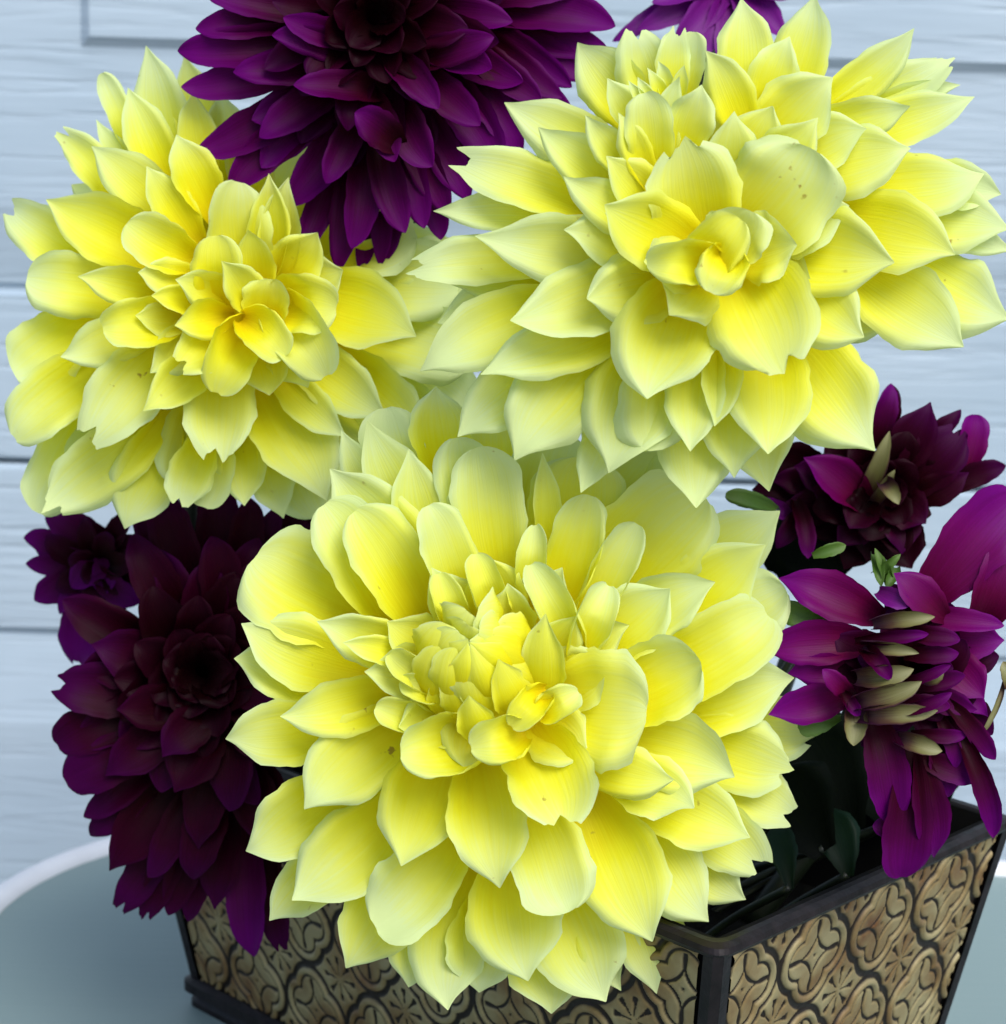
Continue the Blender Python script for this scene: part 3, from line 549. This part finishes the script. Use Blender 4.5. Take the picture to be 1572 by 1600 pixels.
# ------------------------------------------------------------------ large yellow dahlia at the upper right
Tr = Bloom('dahlia', 'widest pale yellow dahlia with ruffled petals, spreading against the white garage door', 'dahlia', (1112, 405), .768, 450, YEL, foot_pt(.06, .93), GY, zoom=(640, 0, 1.687), ax=(0.04, .02), dome=.34)
Tr.dk.update(ruf=.14, lip=.2); Tr.age = .07
Tr.many([
 (612, 1050, 265, 750, 740, 'c.8 z.06'), (975, 966, 285, 830, 700, 'c.8 Pn z.08'), (264, 866, 200, 720, 710, 'c.9 z.02 f.14'), (184, 970, 170, 660, 800, 'f.2'), (30, 975, 190, 460, 800, 'z-.06 f.15'), (70, 840, 190, 460, 740, 'z-.25'), (110, 740, 170, 460, 700, 'z-.25'), (18, 704, 140, 480, 680, 'Pn z-.08'), (184, 630, 190, 700, 660, 'f.15'), (64, 570, 120, 520, 590, 'z-.06'),
 (142, 436, 165, 580, 600, 'Pn z-.02'), (246, 275, 165, 620, 520), (330, 346, 135, 620, 580, 'z.03'), (404, 476, 130, 720, 660, 'z.05'), (502, 550, 205, 770, 700, 'z.05 c.8'), (735, 385, 245, 790, 660, 'Pn z.04 c.8'), (1062, 400, 290, 830, 650, 'c.9 Po z.06 f.15'), (1108, 200, 190, 900, 400, 'z.03'), (1078, 320, 150, 850, 520, 'z.05'),
 (888, -6, 180, 900, 380), (1072, -14, 155, 960, 340, 'z-.04'), (1000, 96, 130, 930, 330, 'z.0'), (1338, 84, 120, 1030, 330, 'z-.05'), (1428, 168, 125, 1040, 350, 'Pn z-.05'), (1452, 214, 90, 1080, 350, 'z-.08'), (1496, 266, 145, 1050, 420, 'z-.04'), (1322, 286, 125, 1000, 390, 'z.02'), (1318, 396, 215, 970, 490, 'z.02'),
 (1516, 466, 205, 1130, 490, 'z-.02'), (1562, 500, 140, 1280, 470, 'z-.08'), (1276, 690, 245, 890, 650, 'z.04'), (1440, 655, 215, 1060, 570), (1584, 590, 200, 1180, 550, 'z-.05'), (1192, 900, 205, 960, 710, 'c.9 z.0'), (1466, 906, 215, 1130, 690, 'z-.05'), (1578, 846, 235, 1230, 650, 'z-.08'), (1590, 670, 100, 1260, 580, 'z-.11'),
 (1218, 1187, 265, 950, 830, 'z-.05'), (945, 1202, 235, 920, 840, 'z.0'), (745, 1196, 160, 780, 860, 'c1.0 z-.01'), (528, 1242, 255, 660, 860, 'z-.02'), (268, 1202, 240, 540, 880, 'z-.06'), (120, 1140, 175, 420, 900, 'z-.10'), (450, 1300, 120, 570, 980, 'z-.10'), (745, 1342, 210, 730, 950, 'z-.08'), (850, 1250, 205, 850, 900, 'z-.09'), (815, 1120, 110, 800, 860, 'c1.2 z-.03'), (640, 1180, 200, 690, 880, 'z-.07 Po'),
 (858, 600, 130, 770, 720, 'c1.6 Po e.8 z.13'), (656, 690, 110, 790, 700, 'c1.6 Po e.8 z.13'), (800, 750, 120, 830, 680, 'c1.5 e.8 Po z.12'), (690, 830, 180, 770, 730, 'z.03'), (900, 560, 170, 820, 680, 'c1.1 z.06 Po'), (1020, 640, 190, 860, 680, 'z.02'), (620, 690, 160, 760, 710, 'z.03'),
 # the second, smaller crest of petals above
 (437, 115, 165, 610, 360, 'z-.02'), (590, 90, 150, 670, 330, 'Pn z-.02'), (700, 84, 95, 690, 300, 'Pn z.0'), (748, 84, 95, 700, 300, 'Po z-.02'), (790, 130, 125, 890, 400, 'z.04'), (520, 210, 90, 640, 380, 'z.02'), (622, 250, 125, 640, 500, 'Po z.08'), (706, 198, 85, 670, 470, 'z.07'), (776, 230, 125, 720, 420, 'z.08'), (460, 310, 95, 620, 500, 'z.05'), (560, 300, 90, 640, 500, 'z.06'),
 (630, 180, 40, 670, 290, 'z.05 c1.4'), (600, 205, 36, 660, 300, 'z.05 c1.4'), (660, 160, 44, 680, 290, 'z.05 c1.4'), (720, 170, 44, 690, 300, 'z.05 c1.4'), (575, 215, 34, 650, 310, 'z.05 c1.4'),
 (520, 420, 140, 700, 600, 'z.02'), (860, 300, 150, 840, 540, 'z.02'), (960, 280, 170, 860, 520, 'z.0'), (1150, 540, 200, 900, 600, 'z.0'), (1060, 760, 190, 880, 710, 'z-.12'), (420, 600, 170, 700, 680, 'z-.03'), (460, 780, 190, 720, 730, 'z-.03'), (1200, 330, 170, 930, 440, 'z-.03'),
])
Tr.fill(15, .55, .85, 135, 'z-.36 f.05'); Tr.calyx()

# ------------------------------------------------------------------ purple dahlias
P1 = Bloom('dahlia', 'deep purple dahlia with dark centre, highest bloom, above the loosely curled yellow one', 'dahlia', (585, 30), .865, 300, PUR, foot_pt(.0, .985), GP, zoom=(260, 0, 2.246), ax=(-.02, -.05), dome=.38, heart=DARKHEART, heart_r=.08)
P1.dk.update(cup=.85, lip=.08, ruf=.06, bul=.05, rec=.05)
P1.many([
 (105, 108, 120, 480, 90, 'Ps'), (40, 182, 150, 520, 140, 'Ps'), (56, 322, 140, 560, 200, 'Ps'), (112, 552, 160, 600, 280, 'Ps'), (214, 662, 150, 600, 360, 'Ps'), (462, 922, 110, 640, 480, 'Ps z-.05'), (592, 946, 130, 660, 500, 'Ps z.0'), (660, 872, 130, 700, 480, 'Ps z.04'), (835, 818, 125, 760, 480, 'Ps z.05'), (900, 800, 120, 790, 440, 'Ps z.02'),
 (690, 955, 95, 760, 560, 'Ps z-.16'), (778, 918, 75, 820, 560, 'Ps z-.14'), (972, 840, 110, 860, 560, 'Ps z-.16'), (992, 745, 120, 850, 420, 'Ps z-.02'), (1065, 692, 135, 880, 360, 'Ps'), (1175, 582, 165, 960, 260, 'Ps'), (1245, 535, 130, 1000, 240, 'Ps z-.04'), (1386, 345, 115, 1050, 100, 'Ps z-.06'), (1318, 352, 120, 1040, 140, 'Ps'), (1430, 300, 110, 1100, 60, 'Ps z-.1'),
 (1575, 70, 170, 1000, 20, 'Ps z-.03'), (1480, -60, 170, 1000, -10, 'Ps z-.05'), (1540, 180, 150, 1050, 60, 'Ps z-.1'), (455, 300, 115, 760, 330, 'Ps z.08'), (378, 112, 115, 700, 200, 'Ps z.04'), (412, 66, 110, 700, 140, 'Ps z.06'), (1142, 138, 120, 860, 210, 'Ps z.04'), (668, 395, 130, 800, 500, 'z.08 Ps'), (922, 585, 150, 800, 330, 'Ps z.06'), (955, 378, 115, 790, 200, 'Ps z.06'), (130, -30, 130, 520, 40, 'Ps'),
 (330, 590, 150, 640, 320, 'Ps z-.12'), (430, 720, 150, 660, 380, 'Ps z-.12'), (300, 420, 150, 640, 260, 'Ps z-.14'), (1200, 450, 140, 900, 200, 'Ps z-.12'), (1300, 440, 150, 950, 180, 'Ps z-.14'), (1420, 390, 150, 980, 150, 'Ps z-.15'), (1090, 600, 150, 880, 280, 'Ps z-.12'), (1490, 270, 150, 1000, 90, 'Ps z-.15'), (1250, 300, 140, 920, 140, 'Ps z-.08'), (1150, 240, 130, 880, 140, 'Ps z-.02'), (330, 480, 140, 640, 280, 'Ps z-.06'), (1100, 440, 130, 880, 260, 'Ps z.02'), (790, 560, 120, 720, 350, 'Ps z.08'), (560, 640, 110, 680, 400, 'Ps z.0'), (240, 250, 130, 600, 200, 'Ps z.02'), (760, 930, 90, 780, 560, 'Ps z-.1'),
])
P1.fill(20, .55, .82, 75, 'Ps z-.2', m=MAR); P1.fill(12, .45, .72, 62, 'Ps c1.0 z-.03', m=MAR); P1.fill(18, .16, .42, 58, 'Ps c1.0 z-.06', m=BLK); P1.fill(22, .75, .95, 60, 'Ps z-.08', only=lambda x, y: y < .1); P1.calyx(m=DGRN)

P2 = Bloom('dahlia', 'nearly black maroon dahlia pressed between the white garage door and the planter end', 'dahlia', (318, 1050), .930, 295, MAR, foot_pt(-.055, .955), GP, zoom=(0, 720, 2.052), ax=(-.06, .0), dome=.34, heart=DARKHEART, heart_r=.08)
P2.dk.update(cup=.6, lip=.05, ruf=.06, bul=.08, rec=.15)
P2.many([
 (198, 722, 175, 520, 760, 'Pn z.02'), (182, 905, 155, 520, 800, 'Po'), (205, 1018, 165, 560, 860, 'Po z.02'), (275, 1152, 110, 560, 920, 'Ps z-.04'), (288, 1205, 110, 520, 980, 'Ps z-.07'), (346, 1316, 175, 640, 960, 'z.03'), (384, 1432, 130, 600, 1060, 'Pn z-.04'), (455, 1458, 110, 620, 1100, 'Pn z-.05'), (548, 1462, 120, 680, 1080, 'Ps z-.03'), (605, 1340, 140, 700, 1000, 'Ps z.06'), (480, 1340, 120, 650, 1020, 'Ps z.05'),
 (600, 1478, 100, 700, 1150, 'Ps z-.06'), (690, 1440, 140, 740, 1060, 'z-.02'), (500, 88, 150, 620, 440, 'Ps z.0'), (440, 128, 100, 600, 420, 'Ps z-.08'), (700, 58, 150, 680, 400, 'Ps z-.08'), (805, 118, 120, 760, 400, 'Ps z-.02'), (888, 145, 95, 800, 420, 'Ps z-.04'), (960, 110, 150, 800, 420, 'Ps z-.12'), (1060, 90, 170, 820, 420, 'Ps z-.18'), (1010, 200, 150, 820, 480, 'Ps z-.12'), (680, 240, 150, 740, 560, 'Ps z.04'), (420, 250, 150, 600, 560, 'Ps z.02'), (860, 300, 120, 760, 560, 'Ps'),
 (300, 590, 170, 560, 660, 'z.0'), (560, 1060, 180, 680, 820, 'z.06'), (740, 1120, 150, 740, 840, 'Ps z.04'), (620, 1240, 150, 700, 900, 'z.06'), (860, 1240, 150, 780, 900, 'z-.02'), (340, 1010, 150, 600, 840, 'z.04'), (900, 960, 130, 760, 800, 'Ps'), (880, 740, 120, 760, 720, 'Ps'), (900, 1180, 130, 800, 900, 'z-.06'), (380, 800, 150, 600, 760, 'z.06'), (520, 940, 140, 680, 800, 'z.08'),
])
P2.add(800, 1592, 140, 800, 1150, 'Ps z-.02', m=PUR); P2.add(900, 1565, 95, 860, 1260, 'Pn z-.04', m=MAR); P2.add(865, 1500, 110, 840, 1200, 'Ps z-.06')
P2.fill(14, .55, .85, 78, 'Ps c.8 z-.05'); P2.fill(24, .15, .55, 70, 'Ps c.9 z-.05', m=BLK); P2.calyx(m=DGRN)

P3 = Bloom('dahlia', 'small violet dahlia with thin drooping petals, below the loosely curled yellow one', 'dahlia', (165, 880), .985, 130, PUR, foot_pt(-.07, .985), GP, zoom=(0, 720, 2.052), ax=(-.35, -.1), dome=.3, heart=DARKHEART, heart_r=.08)
P3.dk.update(cup=.7, lip=.05, ruf=.06, bul=.10, rec=.2)
P3.many([(74, 58, 60, 300, 240, 'Ps'), (76, 242, 90, 300, 300, 'Ps'), (82, 330, 80, 320, 310, 'Ps'), (106, 442, 110, 320, 320, 'Ps'), (186, 484, 70, 330, 340, 'Ps'), (240, 646, 150, 340, 340, 'Pn z.05'), (310, 640, 110, 370, 360, 'Pn'), (330, 430, 120, 400, 260, 'Ps'), (150, 150, 120, 360, 260, 'Ps'), (110, 280, 110, 360, 300, 'Ps z-.1'), (230, 400, 120, 380, 300, 'Ps z.05'), (440, 455, 90, 330, 360, 'Ps z.08')])
P3.fill(14, .3, .8, 40, 'Ps', m=MAR); P3.calyx(m=DGRN)

P4 = Bloom('dahlia', 'ragged dark purple dahlia tucked under the widest yellow one against the garage door', 'dahlia', (1372, 770), .915, 200, MAR, foot_pt(.10, .925), GP, zoom=(1160, 580, 3.816), ax=(.05, .05), dome=.3, heart=DARKHEART, heart_r=.08)
P4.dk.update(cup=.6, lip=.05, ruf=.10, bul=.06, rec=.2)
P4.many([(900, 84, 155, 800, 420, 'Ps z-.02'), (1132, 195, 270, 860, 650, 'z.02'), (1310, 240, 130, 900, 520, 'Ps z-.05'), (1572, 560, 150, 1180, 720, 'Ps z.02'), (1350, 620, 200, 960, 760, 'z.0'), (1310, 380, 330, 860, 760, 'Pn z.04'), (200, 1045, 130, 420, 780, 'Ps z-.1'), (640, 940, 220, 760, 760, 'z-.02'), (420, 700, 240, 700, 760, 'z-.12'), (320, 560, 260, 640, 700, 'z-.18'), (260, 780, 220, 600, 800, 'z-.18'), (180, 640, 180, 560, 700, 'z-.2'), (960, 1080, 250, 900, 760, 'z-.1'), (1100, 900, 260, 900, 760, 'z-.06'), (560, 1040, 220, 760, 780, 'z-.14'), (740, 1020, 200, 800, 760, 'z-.12')])
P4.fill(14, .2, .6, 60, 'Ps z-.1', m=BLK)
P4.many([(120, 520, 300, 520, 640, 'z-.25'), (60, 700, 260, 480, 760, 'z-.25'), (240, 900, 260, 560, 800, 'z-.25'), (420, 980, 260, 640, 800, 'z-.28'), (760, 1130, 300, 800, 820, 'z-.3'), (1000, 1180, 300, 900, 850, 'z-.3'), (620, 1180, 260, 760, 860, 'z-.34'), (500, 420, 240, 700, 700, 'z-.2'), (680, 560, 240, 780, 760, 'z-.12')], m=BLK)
P4.add(384, 510, 250, 730, 810, 'c1.0 z.10', m=MAG); P4.add(1404, 262, 190, 1310, 640, 'Po z.02 c.8', m=MAG); P4.add(392, 1112, 120, 320, 800, 'Ps z-.04', m=PUR); P4.add(78, 770, 110, 300, 860, 'Ps z-.12', m=LIL); P4.add(900, 84, 150, 800, 420, 'Ps z.0', m=PUR)
P4.add(878, 372, 120, 690, 760, 'c1.2 Pt z.10', name='pale_petal', m=PALE); P4.add(930, 790, 100, 850, 680, 'c1.2 Pt z.14', name='pale_petal', m=PALE); P4.add(900, 590, 80, 780, 760, 'c1.2 Pt z.05', name='pale_petal', m=PALE)
P4.calyx(m=DGRN)

P5 = Bloom('dahlia', 'half opened magenta dahlia with pale tubular florets drooping over the planter short side', 'dahlia', (1425, 1050), .818, 210, MAG, foot_pt(.115, .90), GP, zoom=(1160, 840, 3.816), ax=(.08, .0), dome=.28, heart=DARKHEART, heart_r=.08, stem_mid=at(1500, 1080, .93))
P5.dk.update(cup=.6, lip=.05, ruf=.06, bul=.10, rec=.1)
P5.many([(232, 226, 290, 820, 480, 'z.02'), (120, 664, 270, 760, 640, 'z.05 c.9'), (148, 1042, 240, 680, 900, 'z.02'), (270, 800, 220, 680, 780, 'z-.06'), (908, 200, 230, 1200, 470, 'z.08'), (1562, 512, 150, 980, 440, 'Ps z.06'), (1440, 960, 260, 1180, 700, 'z-.02'), (1470, 1056, 150, 1200, 820, 'z-.1'), (1560, 620, 250, 1150, 600, 'z-.06'), (490, 790, 120, 640, 930, 'Ps z.08')])
P5.add(1620, -240, 420, 1050, 420, 'z.06 Po c.5'); P5.add(1640, 0, 300, 1420, 480, 'z.03 Ps'); P5.add(1000, 400, 120, 830, 330, 'Ps z.03', m=LIL)
Z8 = P5.z; P5.z = (1160, 1100, 3.816)
P5.many([(895, 722, 260, 780, 120, 'Ps T.05 B.02 c.5'), (945, 1036, 300, 1000, 300, 'Po T.0 B0 c.6'), (1170, 920, 240, 1060, 300, 'T-.05 B-.05'), (1505, 340, 120, 1240, 20, 'Ps T.0 B.08'), (1510, 792, 140, 1330, 270, 'Ps T.0 B.05 c.9'), (1410, 440, 160, 1100, 330, 'Ps T.02 B0'), (775, 730, 130, 960, 760, 'Ps T.0 B0'), (1280, 380, 100, 1180, 100, 'Ps T.05 B0'), (1440, 250, 180, 1150, 60, 'T-.1 B-.05'), (1350, 420, 200, 1120, 120, 'T-.12 B-.1'), (1340, 190, 90, 1040, 180, 'Ps T.1 B.05'), (1230, 560, 160, 1150, 260, 'Ps T-.02 B-.02')], m=PUR)
P5.z = Z8
def floret(tx, ty, w, bx, by, o, m=PALE, nm='pale_floret'): P5.add(tx, ty, w, bx, by, o, name=nm, m=m)
for r in ((1148, 480, 95, 820, 512, 'Pt c1.5 T.34 B.2 e0'), (1052, 682, 80, 760, 640, 'Pt c1.5 T.34 B.2 e0'), (1022, 790, 130, 720, 830, 'Pt c1.3 T.36 B.2 e0'), (1072, 870, 130, 730, 960, 'Pt c1.3 T.38 B.22 e0'), (1165, 1042, 120, 740, 1060, 'Pt c1.3 T.34 B.2 e0'), (660, 1240, 140, 650, 1030, 'Pt c1.4 T.25 B.15'), (1190, 1170+110, 110, 960, 1200, 'Pt c1.3 T.2 B.1'), (1200, 790, 90, 1100, 830, 'Pt c1.3 T.3 B.25')): floret(*r)
for r in ((1110, 570, 80, 720, 610, 'Ps c1.2 T.30 B.18'), (888, 836, 110, 740, 690, 'Ps c1.2 T.36 B.2 b.25'), (1242, 756, 70, 960, 850, 'Ps c1.2 T.38 B.24'), (1250, 930, 80, 940, 1020, 'Ps c1.2 T.38 B.24'), (1300, 600, 120, 1000, 560, 'Ps T.28 B.18'), (1290, 700, 110, 1000, 700, 'Ps T.26 B.16'), (1330, 830, 130, 1000, 860, 'Ps T.22 B.12'), (1240, 1000, 120, 900, 1000, 'Ps T.2 B.1'), (1400, 1040, 160, 1000, 900, 'T.08 B.02'), (700, 1060, 80, 610, 940, 'Ps c1.2 T.26 B.2')): floret(*r, m=PUR, nm='petal')
P5.fill(18, .3, .75, 60, 'Ps z-.12', m=MAR); P5.calyx(m=GRN)
P5.add(220, 430, 150, 500, 520, 'Po T-.12 B-.1', name='sepal', m=GRN); P5.add(180, 690, 130, 500, 660, 'T-.12 B-.1', name='sepal', m=GRN); P5.add(340, 1150, 130, 560, 1080, 'Po T-.06 B-.1', name='sepal', m=GRN)
for r in ((790, 70, 70, 860, 260, 'T-.02 B-.1 Pt c1.2'), (940, 100, 60, 800, 200, 'T-.02 B-.1 Pt c1.2'), (830, 290, 70, 790, 120, 'T.0 B-.1 Pt c1.2'), (860, 300, 70, 900, 190, 'T.0 B-.1 Pt c1.2'), (620, 50, 80, 440, 100, 'T-.2 B-.2 Ps')): P5.add(*r[:5], o=r[5], name='curled_bract', m=GRN)
P5.add(1420, 1180, 40, 1545, 880, 'Ps T.0 B-.02 c1.2 b.1', name='withered_petal', m=PALE); P5.add(1560, 740, 90, 1590, 900, 'Ps T.0 B-.02 c1.2', name='withered_petal', m=PALE)

P6 = Bloom('dahlia', 'lilac streaked purple dahlia mostly hidden behind the widest yellow one', 'dahlia', (1135, -30), .960, 230, LIL, foot_pt(.05, .975), GP, zoom=(880, 0, 3.93), ax=(0, -.05), dome=.25, heart=DARKHEART, heart_r=.08)
P6.dk.update(cup=.6, lip=.05, ruf=.06, bul=.08, rec=.15)
P6.many([(985, 380, 190, 1080, -60, 'Ps'), (700, 250, 190, 1000, -100, 'Ps'), (480, 180, 170, 940, -120, 'Ps z-.04'), (1352, 232, 180, 1080, -100, 'Ps'), (860, 330, 170, 1040, -60, 'Ps z-.05'), (1240, 260, 170, 1060, -80, 'Ps z-.03'), (560, 20, 170, 980, -140, 'Ps'), (1400, -20, 170, 1060, -160, 'Ps'), (1120, 320, 160, 1050, -60, 'Ps z-.06'), (330, 250, 130, 800, -60, 'Ps z-.08')])
P6.fill(10, .5, .9, 60, 'Ps', only=lambda x, y: y < 0)

# ------------------------------------------------------------------ loose leaves standing in the planter mouth
def leaf(name, label, b, t, w, m, d, foot, **kw):
    root = empty(name, foot); tag(root, label, 'leaf', 'leaves in the planter')
    B, T = at(b[0], b[1], d[0]), at(t[0], t[1], d[1])
    petal(root, 'blade', m, B, T, w, TOCAM, **kw)
    V, Fc = tube(smooth_curve([B+(T-B)*.03, .5*(B+foot)+np.array([0, .008, 0]), foot], 8), .0018, 8); mesh_obj('leaf_stalk', V, Fc, STEM, root, off=foot)
leaf('dahlia_leaf', 'dark green leaf in the shadow of the planter mouth beside the magenta dahlia', (1325, 1370), (1285, 1255), .020, DGRN, (.90, .91), foot_pt(.10, .86), cup=.4, ruf=.12)
leaf('dahlia_leaf', 'small dark green leaf under the right edge of the low yellow dahlia', (1235, 1390), (1215, 1280), .013, DGRN, (.88, .90), foot_pt(.075, .85), cup=.4, ruf=.12)
leaf('dahlia_leaf', 'round green leaf under the tip of the widest yellow dahlia', (1215, 795), (1140, 772), .0075, GRN, (.90, .88), foot_pt(.06, .95), cup=.5, prof='o')
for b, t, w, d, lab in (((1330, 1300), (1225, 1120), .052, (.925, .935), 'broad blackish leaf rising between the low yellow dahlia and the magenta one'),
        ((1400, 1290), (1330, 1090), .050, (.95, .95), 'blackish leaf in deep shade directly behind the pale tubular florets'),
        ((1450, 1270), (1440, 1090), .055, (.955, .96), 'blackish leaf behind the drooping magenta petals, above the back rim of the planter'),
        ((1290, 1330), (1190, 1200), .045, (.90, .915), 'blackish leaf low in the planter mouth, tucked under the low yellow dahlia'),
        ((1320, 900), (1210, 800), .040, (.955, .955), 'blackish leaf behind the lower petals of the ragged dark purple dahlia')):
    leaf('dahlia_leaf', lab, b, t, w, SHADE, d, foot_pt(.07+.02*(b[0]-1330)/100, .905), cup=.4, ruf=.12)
